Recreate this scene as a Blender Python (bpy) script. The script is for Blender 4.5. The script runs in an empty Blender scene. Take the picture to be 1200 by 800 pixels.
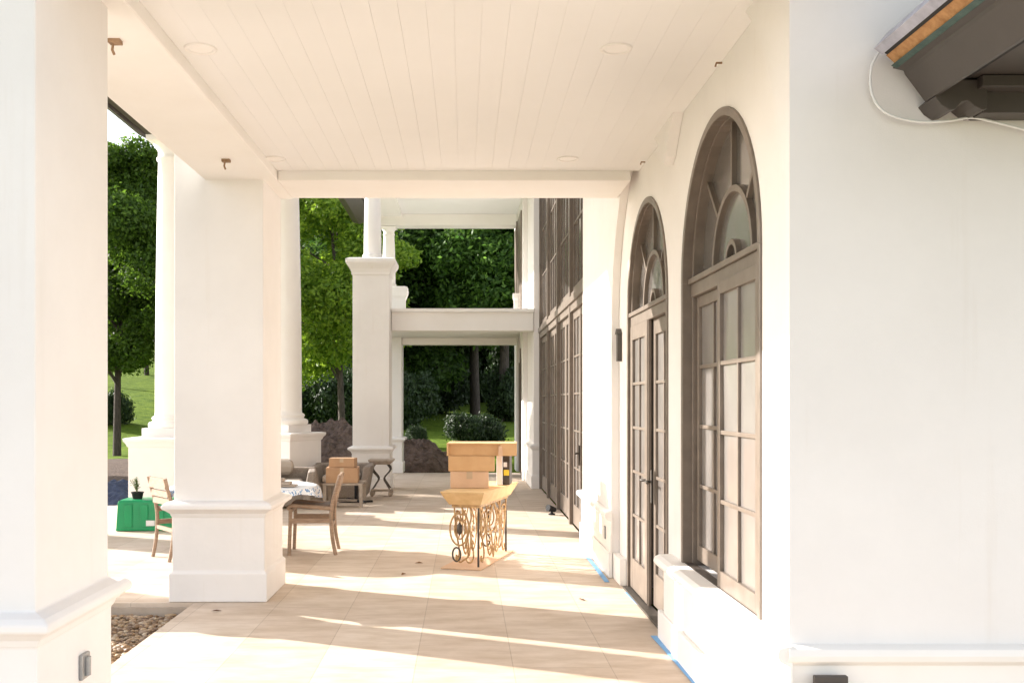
import bpy, math, random
import numpy as np
from mathutils import Vector, Matrix
random.seed(7); rng = np.random.default_rng(7)
sc = bpy.context.scene
COL = sc.collection
F, PX, PY, H = 1167.0, 545.0, 471.0, 1.65
R = math.radians

# ------------------------------------------------------------------ materials
def newmat(name):
    m = bpy.data.materials.new(name); m.use_nodes = True
    nt = m.node_tree; nt.nodes.clear()
    out = nt.nodes.new('ShaderNodeOutputMaterial')
    b = nt.nodes.new('ShaderNodeBsdfPrincipled')
    nt.links.new(b.outputs[0], out.inputs[0])
    return m, nt, b, out
def N(nt, t, **kw):
    n = nt.nodes.new(t)
    for k, v in kw.items():
        if k in n.inputs.keys(): n.inputs[k].default_value = v
        else: setattr(n, k, v)
    return n
def c4(c): return (c[0], c[1], c[2], 1)
def noisy(name, c1, c2, scale=3, rough=.6, bump=.1, bscale=60, detail=4, bdist=.01, spec=.5, metal=0, stretch=None):
    m, nt, b, out = newmat(name)
    tc = N(nt, 'ShaderNodeTexCoord')
    src = tc.outputs['Object']
    if stretch:
        mp = N(nt, 'ShaderNodeMapping'); mp.inputs['Scale'].default_value = stretch
        nt.links.new(src, mp.inputs[0]); src = mp.outputs[0]
    n1 = N(nt, 'ShaderNodeTexNoise', Scale=scale, Detail=detail, Roughness=.6)
    nt.links.new(src, n1.inputs['Vector'])
    mr = N(nt, 'ShaderNodeValToRGB')
    mr.color_ramp.elements[0].position = .3; mr.color_ramp.elements[0].color = c4(c1)
    mr.color_ramp.elements[1].position = .7; mr.color_ramp.elements[1].color = c4(c2)
    nt.links.new(n1.outputs['Fac'], mr.inputs[0]); nt.links.new(mr.outputs[0], b.inputs['Base Color'])
    b.inputs['Roughness'].default_value = rough; b.inputs['Metallic'].default_value = metal
    b.inputs['Specular IOR Level'].default_value = spec
    if bump:
        n2 = N(nt, 'ShaderNodeTexNoise', Scale=bscale, Detail=5)
        nt.links.new(src, n2.inputs['Vector'])
        bp = N(nt, 'ShaderNodeBump', Strength=bump, Distance=bdist)
        nt.links.new(n2.outputs['Fac'], bp.inputs['Height']); nt.links.new(bp.outputs[0], b.inputs['Normal'])
    return m
M = {}
M['stucco'] = noisy('white_stucco', (.785,.752,.727), (.83,.80,.777), 1.2, .85, .35, 90, bdist=.004, spec=.25)
def stucco():
    m, nt, b, out = newmat('white_stucco')
    tc = N(nt,'ShaderNodeTexCoord'); o=tc.outputs['Object']
    n1=N(nt,'ShaderNodeTexNoise',Scale=.9,Detail=9,Roughness=.62); nt.links.new(o,n1.inputs['Vector'])
    rp=N(nt,'ShaderNodeValToRGB'); rp.color_ramp.elements[0].position=.3; rp.color_ramp.elements[0].color=(.765,.735,.708,1)
    rp.color_ramp.elements[1].position=.68; rp.color_ramp.elements[1].color=(.835,.806,.782,1); nt.links.new(n1.outputs['Fac'],rp.inputs[0])
    # rain streaks and rubbed dirt
    mp=N(nt,'ShaderNodeMapping'); mp.inputs['Scale'].default_value=(7,7,.45); nt.links.new(o,mp.inputs[0])
    n2=N(nt,'ShaderNodeTexNoise',Scale=1.3,Detail=6,Roughness=.6); nt.links.new(mp.outputs[0],n2.inputs['Vector'])
    r2=N(nt,'ShaderNodeValToRGB'); r2.color_ramp.elements[0].position=.60; r2.color_ramp.elements[0].color=(1,1,1,1)
    r2.color_ramp.elements[1].position=.82; r2.color_ramp.elements[1].color=(.90,.87,.83,1); nt.links.new(n2.outputs['Fac'],r2.inputs[0])
    mx=N(nt,'ShaderNodeMixRGB'); mx.blend_type='MULTIPLY'; mx.inputs[0].default_value=.55
    nt.links.new(rp.outputs[0],mx.inputs[1]); nt.links.new(r2.outputs[0],mx.inputs[2]); nt.links.new(mx.outputs[0],b.inputs['Base Color'])
    n3=N(nt,'ShaderNodeTexNoise',Scale=5,Detail=3); nt.links.new(o,n3.inputs['Vector'])
    n4=N(nt,'ShaderNodeTexNoise',Scale=140,Detail=4); nt.links.new(o,n4.inputs['Vector'])
    ad=N(nt,'ShaderNodeMath',operation='MULTIPLY_ADD'); ad.inputs[1].default_value=.10
    nt.links.new(n4.outputs['Fac'],ad.inputs[0]); nt.links.new(n3.outputs['Fac'],ad.inputs[2])
    bp=N(nt,'ShaderNodeBump',Strength=.5,Distance=.010); nt.links.new(ad.outputs[0],bp.inputs['Height']); nt.links.new(bp.outputs[0],b.inputs['Normal'])
    b.inputs['Roughness'].default_value=.85; b.inputs['Specular IOR Level'].default_value=.25
    return m
M['stucco']=stucco()
M['trim'] = noisy('white_trim', (.83,.80,.755), (.86,.835,.80), 2.0, .55, .1, 40, bdist=.003, spec=.35)
M['ceiling'] = noisy('ceiling_paint', (.795,.785,.76), (.83,.82,.80), .8, .6, .05, 50, bdist=.003, spec=.3)
M['brown'] = noisy('brown_painted_wood', (.14,.112,.09), (.195,.158,.128), 7, .36, .12, 30, bdist=.003)
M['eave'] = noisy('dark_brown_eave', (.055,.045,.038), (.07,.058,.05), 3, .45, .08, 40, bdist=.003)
M['eave_edge'] = noisy('dark_eave_edge', (.012,.01,.009), (.02,.017,.015), 3, .7, 0)  # near-black, for the soffit vent and the dark shingle edge
M['osb'] = noisy('raw_sheathing_edge', (.30,.14,.05), (.50,.27,.11), 25, .8, .3, 80)
M['flash'] = noisy('green_patina_flashing', (.045,.085,.075), (.09,.14,.12), 20, .5, .1, 60, metal=.4)
M['membrane'] = noisy('grey_membrane', (.3,.3,.36), (.5,.5,.58), 9, .5, .3, 30)
M['wood'] = noisy('weathered_teak', (.22,.145,.095), (.34,.24,.165), 14, .6, .3, 60, stretch=(1,1,6), bdist=.003)
M['sling'] = noisy('brown_sling_seat', (.10,.065,.045), (.15,.10,.07), 30, .6, .2, 200, bdist=.002)
M['wicker'] = noisy('grey_wicker', (.24,.20,.165), (.38,.32,.27), 60, .8, 1, 90, bdist=.02)
M['cushion'] = noisy('taupe_cushion', (.40,.34,.28), (.46,.40,.34), 6, .9, .3, 90)
M['iron'] = noisy('dark_iron', (.05,.045,.04), (.10,.085,.07), 20, .5, .3, 80, metal=.5)
M['gold'] = noisy('ochre_iron', (.26,.15,.06), (.58,.38,.18), 25, .5, .3, 80, metal=.15)
M['ochre'] = noisy('ochre_board', (.53,.35,.16), (.66,.47,.25), 7, .7, .2, 40)
M['card'] = noisy('cardboard', (.54,.32,.15), (.62,.39,.20), 5, .85, .15, 60, bdist=.003)
M['card2'] = noisy('cardboard_pale', (.58,.38,.24), (.66,.45,.30), 5, .85, .15, 60, bdist=.003)
M['card3'] = noisy('cardboard_tan', (.40,.23,.125), (.47,.29,.165), 5, .85, .15, 60, bdist=.003)
M['tape_tan'] = noisy('packing_tape', (.45,.32,.2), (.52,.38,.25), 5, .3, 0)
M['blue_tape'] = noisy('blue_masking_tape', (.14,.36,.66), (.19,.42,.72), 9, .6, .1, 40)
M['green'] = noisy('green_plastic', (.0,.25,.085), (.004,.30,.11), 3, .35, .05, 20)
M['label'] = noisy('paper_label', (.7,.7,.7), (.8,.8,.8), 9, .6, 0)
M['black'] = noisy('black_plastic', (.015,.015,.016), (.03,.03,.032), 9, .75, 0, spec=.2)
M['grey'] = noisy('grey_metal', (.28,.28,.28), (.4,.4,.4), 15, .4, .1, 60, metal=.6)
M['stone'] = noisy('tan_stone', (.30,.24,.19), (.42,.35,.28), 12, .8, .3, 40)
M['yellow'] = noisy('yellow_print', (.7,.5,.03), (.8,.6,.05), 9, .5, 0)
M['bark'] = noisy('bark', (.055,.042,.034), (.12,.095,.08), 6, .95, 1, 14, bdist=.05, stretch=(3,3,.6))
M['dirt'] = noisy('earth_pile', (.065,.042,.032), (.19,.13,.10), 6, .95, 1, 9, bdist=.15, detail=8)
M['mulch'] = noisy('brown_mulch', (.07,.042,.03), (.14,.09,.06), 6, .95, 1, 20, bdist=.05)
M['tarp'] = noisy('blue_tarp', (.022,.032,.07), (.035,.05,.10), 5, .5, .5, 8, bdist=.05)
M['gravelgrey'] = noisy('grey_gravel', (.16,.14,.12), (.26,.235,.205), 25, .9, .6, 60)
M['riser'] = noisy('limestone_edge', (.42,.34,.27), (.5,.42,.34), 6, .8, .4, 30)
M['cable'] = noisy('white_cable', (.7,.7,.7), (.8,.8,.78), 9, .4, 0)
M['bracket'] = noisy('bare_wood_bracket', (.22,.13,.07), (.34,.22,.13), 20, .8, 0)
M['deadleaf'] = noisy('dead_leaf', (.16,.07,.02), (.25,.12,.04), 20, .8, 0)

def floor_mat():
    m, nt, b, out = newmat('travertine_pavers')
    tc = N(nt, 'ShaderNodeTexCoord')
    mp = N(nt, 'ShaderNodeMapping'); mp.inputs['Rotation'].default_value = (0,0,R(90)); mp.inputs['Location'].default_value = (.1,.31,0)
    nt.links.new(tc.outputs['Object'], mp.inputs[0])
    br = N(nt, 'ShaderNodeTexBrick'); br.offset = .5
    br.inputs['Scale'].default_value = 1; br.inputs['Brick Width'].default_value = 1.22; br.inputs['Row Height'].default_value = .61
    br.inputs['Mortar Size'].default_value = .0035; br.inputs['Mortar Smooth'].default_value = .3
    br.inputs['Color1'].default_value = (.60,.495,.40,1); br.inputs['Color2'].default_value = (.67,.575,.48,1); br.inputs['Mortar'].default_value = (.47,.385,.305,1)
    nt.links.new(mp.outputs[0], br.inputs[0])
    n1 = N(nt, 'ShaderNodeTexNoise', Scale=2.2, Detail=7, Roughness=.65)
    mp2 = N(nt, 'ShaderNodeMapping'); mp2.inputs['Scale'].default_value = (1,2.6,1)
    nt.links.new(tc.outputs['Object'], mp2.inputs[0]); nt.links.new(mp2.outputs[0], n1.inputs['Vector'])
    mx = N(nt, 'ShaderNodeMixRGB'); mx.blend_type = 'MULTIPLY'; mx.inputs[0].default_value = .8
    rp = N(nt, 'ShaderNodeValToRGB'); rp.color_ramp.elements[0].position = .35; rp.color_ramp.elements[0].color = (.74,.68,.60,1)
    rp.color_ramp.elements[1].position = .62; rp.color_ramp.elements[1].color = (1,1,1,1)
    nt.links.new(n1.outputs['Fac'], rp.inputs[0]); nt.links.new(br.outputs['Color'], mx.inputs[1]); nt.links.new(rp.outputs[0], mx.inputs[2])
    nt.links.new(mx.outputs[0], b.inputs['Base Color'])
    n2 = N(nt, 'ShaderNodeTexNoise', Scale=35, Detail=5); nt.links.new(tc.outputs['Object'], n2.inputs['Vector'])
    ad = N(nt, 'ShaderNodeMath', operation='MULTIPLY_ADD'); ad.inputs[1].default_value = .25
    inv = N(nt, 'ShaderNodeMath', operation='SUBTRACT'); inv.inputs[0].default_value = 1
    nt.links.new(br.outputs['Fac'], inv.inputs[1]); nt.links.new(n2.outputs['Fac'], ad.inputs[0]); nt.links.new(inv.outputs[0], ad.inputs[2])
    bp = N(nt, 'ShaderNodeBump', Strength=.35, Distance=.003); nt.links.new(ad.outputs[0], bp.inputs['Height']); nt.links.new(bp.outputs[0], b.inputs['Normal'])
    b.inputs['Roughness'].default_value = .62; b.inputs['Specular IOR Level'].default_value = .35
    return m
M['floor'] = floor_mat()

def glass_mat(name, base, rough):
    m, nt, b, out = newmat(name)
    tc = N(nt, 'ShaderNodeTexCoord')
    n1 = N(nt, 'ShaderNodeTexNoise', Scale=2.6, Detail=1); nt.links.new(tc.outputs['Object'], n1.inputs['Vector'])
    bp = N(nt, 'ShaderNodeBump', Strength=.6, Distance=.05); nt.links.new(n1.outputs['Fac'], bp.inputs['Height']); nt.links.new(bp.outputs[0], b.inputs['Normal'])
    n2 = N(nt, 'ShaderNodeTexNoise', Scale=4, Detail=3); nt.links.new(tc.outputs['Object'], n2.inputs['Vector'])
    rp = N(nt, 'ShaderNodeValToRGB'); rp.color_ramp.elements[0].color = c4([v*.75 for v in base]); rp.color_ramp.elements[1].color = c4([v*1.25 for v in base])
    nt.links.new(n2.outputs['Fac'], rp.inputs[0]); nt.links.new(rp.outputs[0], b.inputs['Base Color'])
    b.inputs['Roughness'].default_value = rough; b.inputs['Specular IOR Level'].default_value = .8
    b.inputs['Coat Weight'].default_value = 1; b.inputs['Coat Roughness'].default_value = .16
    return m
M['glass'] = glass_mat('hazy_window_glass', (.22,.20,.185), .3)  # pale base colour stands in for hazy film and its reflections
M['glass_dark'] = glass_mat('dark_window_glass', (.12,.11,.10), .22)

def cloth_mat():
    m, nt, b, out = newmat('blue_patterned_cloth')
    tc = N(nt, 'ShaderNodeTexCoord')
    v = N(nt, 'ShaderNodeTexVoronoi', Scale=34); nt.links.new(tc.outputs['Object'], v.inputs['Vector'])
    rp = N(nt, 'ShaderNodeValToRGB'); rp.color_ramp.interpolation = 'CONSTANT'
    rp.color_ramp.elements[0].color = (.05,.13,.36,1); rp.color_ramp.elements[1].position = .42; rp.color_ramp.elements[1].color = (.7,.75,.82,1)
    e = rp.color_ramp.elements.new(.25); e.color = (.18,.36,.62,1)
    nt.links.new(v.outputs['Distance'], rp.inputs[0]); nt.links.new(rp.outputs[0], b.inputs['Base Color'])
    b.inputs['Roughness'].default_value = .8
    return m
M['cloth_blue'] = cloth_mat()
M['cloth'] = noisy('pale_table_cloth', (.62,.66,.72), (.76,.78,.80), 12, .8, .1, 40)

def leaf_mat(name, ca, cb, trans=.45):
    m, nt, b, out = newmat(name)
    g = N(nt, 'ShaderNodeNewGeometry'); oi = N(nt, 'ShaderNodeObjectInfo')
    rp = N(nt, 'ShaderNodeValToRGB'); rp.color_ramp.elements[0].color = c4(ca); rp.color_ramp.elements[1].color = c4(cb)
    nt.links.new(g.outputs['Random Per Island'], rp.inputs[0])
    hs = N(nt, 'ShaderNodeHueSaturation'); mr = N(nt, 'ShaderNodeMapRange'); mr.inputs[3].default_value = .75; mr.inputs[4].default_value = 1.25
    nt.links.new(oi.outputs['Random'], mr.inputs[0]); nt.links.new(mr.outputs[0], hs.inputs['Value']); nt.links.new(rp.outputs[0], hs.inputs['Color'])
    nt.links.new(hs.outputs[0], b.inputs['Base Color']); b.inputs['Roughness'].default_value = .55
    tr = N(nt, 'ShaderNodeBsdfTranslucent'); nt.links.new(hs.outputs[0], tr.inputs[0])
    mx = N(nt, 'ShaderNodeMixShader'); mx.inputs[0].default_value = trans
    nt.links.new(b.outputs[0], mx.inputs[1]); nt.links.new(tr.outputs[0], mx.inputs[2]); nt.links.new(mx.outputs[0], out.inputs[0])
    return m
M['leaf_bright'] = leaf_mat('bright_leaves', (.10,.19,.014), (.30,.42,.04), .6)
M['leaf_mid'] = leaf_mat('mid_leaves', (.06,.13,.012), (.18,.31,.03), .62)
M['leaf_dark'] = leaf_mat('dark_leaves', (.03,.08,.014), (.13,.24,.035), .6)
M['leaf_bush'] = leaf_mat('bush_leaves', (.018,.042,.012), (.05,.09,.02), .3)
M['leaf_plant'] = leaf_mat('plant_leaves', (.08,.14,.03), (.2,.28,.08), .3)

def grass_mat():
    m = noisy('lawn_grass', (.08,.14,.014), (.19,.27,.03), 2.6, .9, 1, 22, bdist=.1, detail=8, spec=.1)
    return m
M['grass'] = grass_mat()
def pebble_mat():
    m, nt, b, out = newmat('river_pebbles')
    g = N(nt, 'ShaderNodeNewGeometry'); rp = N(nt, 'ShaderNodeValToRGB')
    cs = [(0,(.10,.055,.03)),(.3,(.30,.19,.10)),(.55,(.42,.30,.18)),(.8,(.20,.13,.085)),(1,(.55,.45,.33))]
    rp.color_ramp.elements[0].color = c4(cs[0][1]); rp.color_ramp.elements[1].color = c4(cs[-1][1])
    for p, c in cs[1:-1]:
        e = rp.color_ramp.elements.new(p); e.color = c4(c)
    nt.links.new(g.outputs['Random Per Island'], rp.inputs[0]); nt.links.new(rp.outputs[0], b.inputs['Base Color']); b.inputs['Roughness'].default_value = .6
    return m
M['pebble'] = pebble_mat()

# ------------------------------------------------------------------ mesh helpers
class MB:
    def __init__(s): s.v = []; s.f = []; s.smooth = []
    def add(s, vs, fs, smooth=False):
        o = len(s.v); s.v += [tuple(p) for p in vs]
        for f in fs: s.f.append(tuple(i+o for i in f)); s.smooth.append(smooth)
    def box(s, x0, x1, y0, y1, z0, z1, rot=None, c=None):
        vs = [(x,y,z) for z in (z0,z1) for y in (y0,y1) for x in (x0,x1)]
        if rot:
            c = c or ((x0+x1)/2,(y0+y1)/2); ca, sa = math.cos(rot), math.sin(rot)
            vs = [(c[0]+(x-c[0])*ca-(y-c[1])*sa, c[1]+(x-c[0])*sa+(y-c[1])*ca, z) for x,y,z in vs]
        s.add(vs, [(0,2,3,1),(4,5,7,6),(0,1,5,4),(2,6,7,3),(0,4,6,2),(1,3,7,5)])
    def strip(s, x0, x1, ya, yb, la, lb, ha, hb, enda=False, endb=False):
        vs = [(x0,ya,la),(x1,ya,la),(x0,yb,lb),(x1,yb,lb),(x0,ya,ha),(x1,ya,ha),(x0,yb,hb),(x1,yb,hb)]
        fs = [(0,4,6,2),(1,3,7,5),(0,2,3,1),(4,5,7,6)]
        if enda: fs.append((0,1,5,4))
        if endb: fs.append((2,6,7,3))
        s.add(vs, fs)
    def rect_rings(s, x0, x1, y0, y1, prof, rot=0):
        cx, cy = (x0+x1)/2, (y0+y1)/2; vs = []; fs = []; ca, sa = math.cos(rot), math.sin(rot)
        for o, z in prof:
            for (x, y) in ((x0-o,y0-o),(x1+o,y0-o),(x1+o,y1+o),(x0-o,y1+o)):
                dx, dy = x-cx, y-cy
                vs.append((cx+dx*ca-dy*sa, cy+dx*sa+dy*ca, z))
        n = len(prof)
        for i in range(n-1):
            for k in range(4):
                a = i*4+k; b = i*4+(k+1)%4; fs.append((a,b,b+4,a+4))
        fs.append((3,2,1,0)); fs.append(tuple((n-1)*4+k for k in range(4)))
        s.add(vs, fs)
    def lathe(s, cx, cy, prof, seg=32, smooth=True):
        vs = []; fs = []
        for r, z in prof:
            for k in range(seg):
                a = 2*math.pi*k/seg; vs.append((cx+r*math.cos(a), cy+r*math.sin(a), z))
        n = len(prof)
        for i in range(n-1):
            for k in range(seg):
                a = i*seg+k; b = i*seg+(k+1)%seg; fs.append((a,b,b+seg,a+seg))
        s.add(vs, fs, smooth)
        s.add(vs[-seg:], [tuple(range(seg))]); s.add(vs[:seg], [tuple(reversed(range(seg)))])
    def tube(s, pts, r, seg=8, r2=None, cap=True):
        pts = [Vector(p) for p in pts]; n = len(pts); vs = []; fs = []
        up = Vector((0,0,1)); prev = None
        for i, p in enumerate(pts):
            t = (pts[min(i+1,n-1)] - pts[max(i-1,0)]).normalized()
            if prev is None:
                a = t.cross(up);
                if a.length < .1: a = t.cross(Vector((1,0,0)))
                a.normalize()
            else:
                a = prev - t*prev.dot(t)
                if a.length < 1e-4: a = t.cross(up)
                a.normalize()
            prev = a; b = t.cross(a)
            f = i/(n-1); rr = (r if r2 is None else r+(r2-r)*f) if not isinstance(r, list) else r[i]
            for k in range(seg):
                an = 2*math.pi*k/seg; vs.append(p + a*rr*math.cos(an) + b*rr*math.sin(an))
        for i in range(n-1):
            for k in range(seg):
                q = i*seg+k; w = i*seg+(k+1)%seg; fs.append((q,w,w+seg,q+seg))
        s.add(vs, fs, True)
        if cap: s.add(vs[:seg], [tuple(reversed(range(seg)))]); s.add(vs[-seg:], [tuple(range(seg))])
    def prism(s, poly, axis, a, b):
        # poly 2D extruded along axis from a to b ; axis 'y': poly=(x,z); 'z': (x,y); 'x': (y,z)
        def mk(p, t): return (p[0],t,p[1]) if axis=='y' else ((p[0],p[1],t) if axis=='z' else (t,p[0],p[1]))
        n = len(poly); vs = [mk(p,a) for p in poly]+[mk(p,b) for p in poly]
        fs = [(i,(i+1)%n,(i+1)%n+n,i+n) for i in range(n)] + [tuple(reversed(range(n))), tuple(range(n,2*n))]
        s.add(vs, fs)
    def build(s, name, mat, parent=None, bevel=0, local=None):
        me = bpy.data.meshes.new(name)
        vs = s.v
        if local is not None: inv = local.inverted(); vs = [tuple(inv @ Vector(p)) for p in vs]
        me.from_pydata(vs, [], s.f); me.polygons.foreach_set('use_smooth', s.smooth); me.update()
        import bmesh
        bm = bmesh.new(); bm.from_mesh(me); bmesh.ops.recalc_face_normals(bm, faces=bm.faces); bm.to_mesh(me); bm.free()
        me.materials.append(M[mat]); o = bpy.data.objects.new(name, me); COL.objects.link(o)
        if parent: o.parent = parent
        if bevel:
            mo = o.modifiers.new('b', 'BEVEL'); mo.width = bevel; mo.segments = 2; mo.limit_method = 'ANGLE'; mo.angle_limit = R(40)
        return o
def tag(o, label=None, cat=None, group=None, kind=None):
    if label: o['label'] = label
    if cat: o['category'] = cat
    if group: o['group'] = group
    if kind: o['kind'] = kind
    return o
def thing(name, label, cat, loc=(0,0,0), rz=0, group=None):
    o = bpy.data.objects.new(name, None); o.empty_display_size = .2; COL.objects.link(o)
    o.location = loc; o.rotation_euler = (0,0,rz); return tag(o, label, cat, group)
def copy_tree(o, parent=None):
    c = o.copy(); COL.objects.link(c); c.parent = parent
    for ch in [x for x in bpy.data.objects if x.parent == o]: copy_tree(ch, c)
    return c
def at(px, py, Z): return ((px-PX)*Z/F, Z, H+(PY-py)*Z/F)
def zf(py): return F*H/(py-PY)

# ------------------------------------------------------------------ setting: ground
def sstep(a, b, x): t = np.clip((x-a)/(b-a), 0, 1); return t*t*(3-2*t)
def ghf(x, y):
    x = np.asarray(x, float); y = np.asarray(y, float)
    base = -.17 + .17*sstep(23.5, 27, y)
    cen = np.clip(y-26, 0, 60)*.043
    lef = np.clip(y-31, 0, 90)*.16
    w = sstep(-5, -12, x) if False else 1-sstep(-13, -6, x)
    h = base + cen*(1-w) + lef*w
    return h + .05*np.sin(x*.7+y*.3)*sstep(27, 35, y)
def gh(x, y): return float(ghf(x, y))
xs = np.concatenate([np.linspace(-200,-40,20), np.linspace(-38,38,77), np.linspace(40,200,20)])
ys = np.concatenate([np.linspace(-80,-2,14), np.linspace(0,70,71), np.linspace(74,260,30)])
g = MB(); gv = [(x,y,gh(x,y)) for y in ys for x in xs]; nx = len(xs)
g.add(gv, [(j*nx+i, j*nx+i+1, (j+1)*nx+i+1, (j+1)*nx+i) for j in range(len(ys)-1) for i in range(nx-1)], True)
tag(g.build('lawn', 'grass'), kind='structure')

# floor: one slab outline, gallery + patio on the left
fl = MB()
poly = [(-2.23,-1.5),(6.5,-1.5),(6.5,4.3),(1.45,4.3),(1.45,23.3),(-2.4,23.3),(-2.4,18.4),(-3.9,18.2),(-5.6,15.9),(-9,15.9),(-9,8.19),(-2.23,8.19)]
fl.prism(poly, 'z', -.165, 0)
tag(fl.build('patio_floor', 'floor'), kind='structure')
rz_ = MB(); rz_.box(-9,-2.24,8.16,8.187,-.17,-.03); rz_.box(-2.26,-2.233,4,8.16,-.17,-.03)
tag(rz_.build('floor_edging', 'riser'), kind='structure')
# open gravelled yard behind and left of the photographer (it bounces light back)
yd = MB(); yd.box(-12,-4.4,-6,8.16,-.17,-.10); yd.box(-4.4,-2.26,-6,4.2,-.17,-.10); yd.box(-2.26,9,-12,-1.5,-.17,-.02)
tag(yd.build('gravel_yard', 'gravelgrey'), kind='structure')
sb = MB(); sb.box(-4.4,-2.262,4.2,8.155,-.17,-.125); tag(sb.build('soil', 'mulch'), kind='structure')
# pebbles
pb = MB(); t = (1+5**.5)/2
ico = np.array([(-1,t,0),(1,t,0),(-1,-t,0),(1,-t,0),(0,-1,t),(0,1,t),(0,-1,-t),(0,1,-t),(t,0,-1),(t,0,1),(-t,0,-1),(-t,0,1)])/math.sqrt(1+t*t)
icf = [(0,11,5),(0,5,1),(0,1,7),(0,7,10),(0,10,11),(1,5,9),(5,11,4),(11,10,2),(10,7,6),(7,1,8),(3,9,4),(3,4,2),(3,2,6),(3,6,8),(3,8,9),(4,9,5),(2,4,11),(6,2,10),(8,6,7),(9,8,1)]
for i in range(5200):
    x = random.uniform(-3.7,-2.29); y = random.uniform(5.2,8.13); s_ = random.uniform(.014,.032)
    a = random.uniform(0,6.28); ca, sa = math.cos(a), math.sin(a); sx, sy, sz = s_*random.uniform(1,1.6), s_, s_*random.uniform(.5,.8)
    z = -.118+random.uniform(0,.035)
    pb.add([(x+vx*sx*ca-vy*sy*sa, y+vx*sx*sa+vy*sy*ca, z+vz*sz) for vx,vy,vz in ico], icf, True)
tag(pb.build('pebbles', 'pebble'), kind='stuff')

# ------------------------------------------------------------------ the house
house = thing('house', 'white stucco house with a columned gallery, brown arched windows and doors', 'house')
CEIL, SOF, XO, XN = 3.57, 3.49, 1.38, 1.45

def wall_open(mb, x0, x1, y0, y1, top, ops, arch_n=28):
    """wall between x0 (visible face) and x1 with openings (ya,yb,bottom,spring,radius|None)"""
    cur = y0
    for (ya,yb,zb,sp,arch) in sorted(ops):
        if ya > cur: mb.strip(x0,x1,cur,ya,BASE,BASE,top,top,cur==y0,True)
        n = arch_n if arch else 1; c = (ya+yb)/2; r = (yb-ya)/2
        def tz(y):
            if not arch: return sp
            return sp + math.sqrt(max(0, r*r-(y-c)**2))
        ysq = [c - r*math.cos(math.pi*i/n) for i in range(n+1)]
        for a, b in zip(ysq, ysq[1:]):
            mb.strip(x0,x1,a,b,tz(a),tz(b),top,top)
        if zb > BASE: mb.strip(x0,x1,ya,yb,BASE,BASE,zb,zb)
        cur = yb
    if cur < y1: mb.strip(x0,x1,cur,y1,BASE,BASE,top,top,True,True)
BASE = 0.002
WIN = (4.86, 6.64, .575, 2.43); DOOR = (7.10, 8.86, .002, 2.40)
# inner wall layer (with the window and door openings)
w = MB(); wall_open(w, XN, 1.78, 4.301, 11.67, 6.1, [(WIN[0],WIN[1],WIN[2],WIN[3],True),(DOOR[0],DOOR[1],DOOR[2],DOOR[3],True)])
w.build('wall', 'stucco', house)
# outer layer with the big arched recess
w = MB(); yA, yB = 4.33, 9.36
def ntop(y):
    t1 = 2.43+math.sqrt(max(0,1.42**2-(y-5.75)**2)); t2 = 2.40+math.sqrt(max(0,1.38**2-(y-7.98)**2))
    return max(t1,t2)
n = 90
yy = [yA+(yB-yA)*(.5-.5*math.cos(math.pi*i/n)) for i in range(n+1)]
for a, b in zip(yy, yy[1:]):
    w.strip(XO, XN-.002, a, b, min(ntop(a),4.0), min(ntop(b),4.0), 4.1, 4.1)
w.strip(XO, XN-.002, 4.30, yA, BASE, BASE, 4.1, 4.1, True, True)
w.strip(XO, XN-.002, yB, 11.67, BASE, BASE, 6.1, 6.1, True, True)
w.build('wall', 'stucco', house)
# near front wall, facing the camera (right edge of the photo)
w = MB(); w.box(XO, 7, 4.236, 4.299, .0, 6.1); w.box(1.79, 7, 4.302, 30, 0, 6.1); fw = w.build('wall', 'stucco', house)
cap = [(0,.40),(.012,.47),(.014,.50),(.03,.515),(.05,.53),(.055,.56),(.05,.585),(.03,.60),(.0,.605)]
def cap_along_x(mb, x0, x1, yw, z=0, sgn=-1, side=True):
    pr = [(.0,-.20),(.012,-.20),(.012,-.085),(.03,-.075),(.055,-.06),(.062,-.035),(.055,-.01),(.03,.0),(.0,.004)]
    mb.prism([(yw+sgn*o, .61+dz) for o,dz in pr], 'x', x0, x1)
m_ = MB()
pr = [(0,-.22),(.014,-.22),(.014,-.085),(.034,-.075),(.058,-.06),(.066,-.035),(.058,-.008),(.03,.0),(.0,.004)]
m_.prism([(4.24-o, .62+dz) for o,dz in pr], 'x', XO-.02, 7)
m_.prism([(XO-o, .62+dz) for o,dz in pr], 'y', 4.19, 4.34)
m_.box(XO-.04, 7, 4.185, 4.238, .002, .20)
m_.build('moulding', 'trim', house, bevel=.004)
# dado under the arched window
d = MB()
d.box(XO+.005, XN-.001, 4.345, 6.95, .002, .55); d.box(XO-.03, XO+.004, 4.34, 6.98, .002, .20)
d.prism([(XO+.07-o*1.0-.065 , .0) for o in (0,)]+[(0,0),(0,0)], 'y', 0, 0) if False else None
d.box(XO-.012, XO+.006, 6.42, 6.86, .19, .53)
d.build('wainscot', 'stucco', house, bevel=.006)
s_ = MB(); s_.prism([(XN+.09,.572),(XN+.09,.52),(XO-.01,.50),(XO-.045,.515),(XO-.06,.54),(XO-.05,.57),(XO-.02,.585),(XN+.0,.588)], 'y', 4.36, 6.99)
s_.build('window_sill', 'trim', house, bevel=.004)
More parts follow.
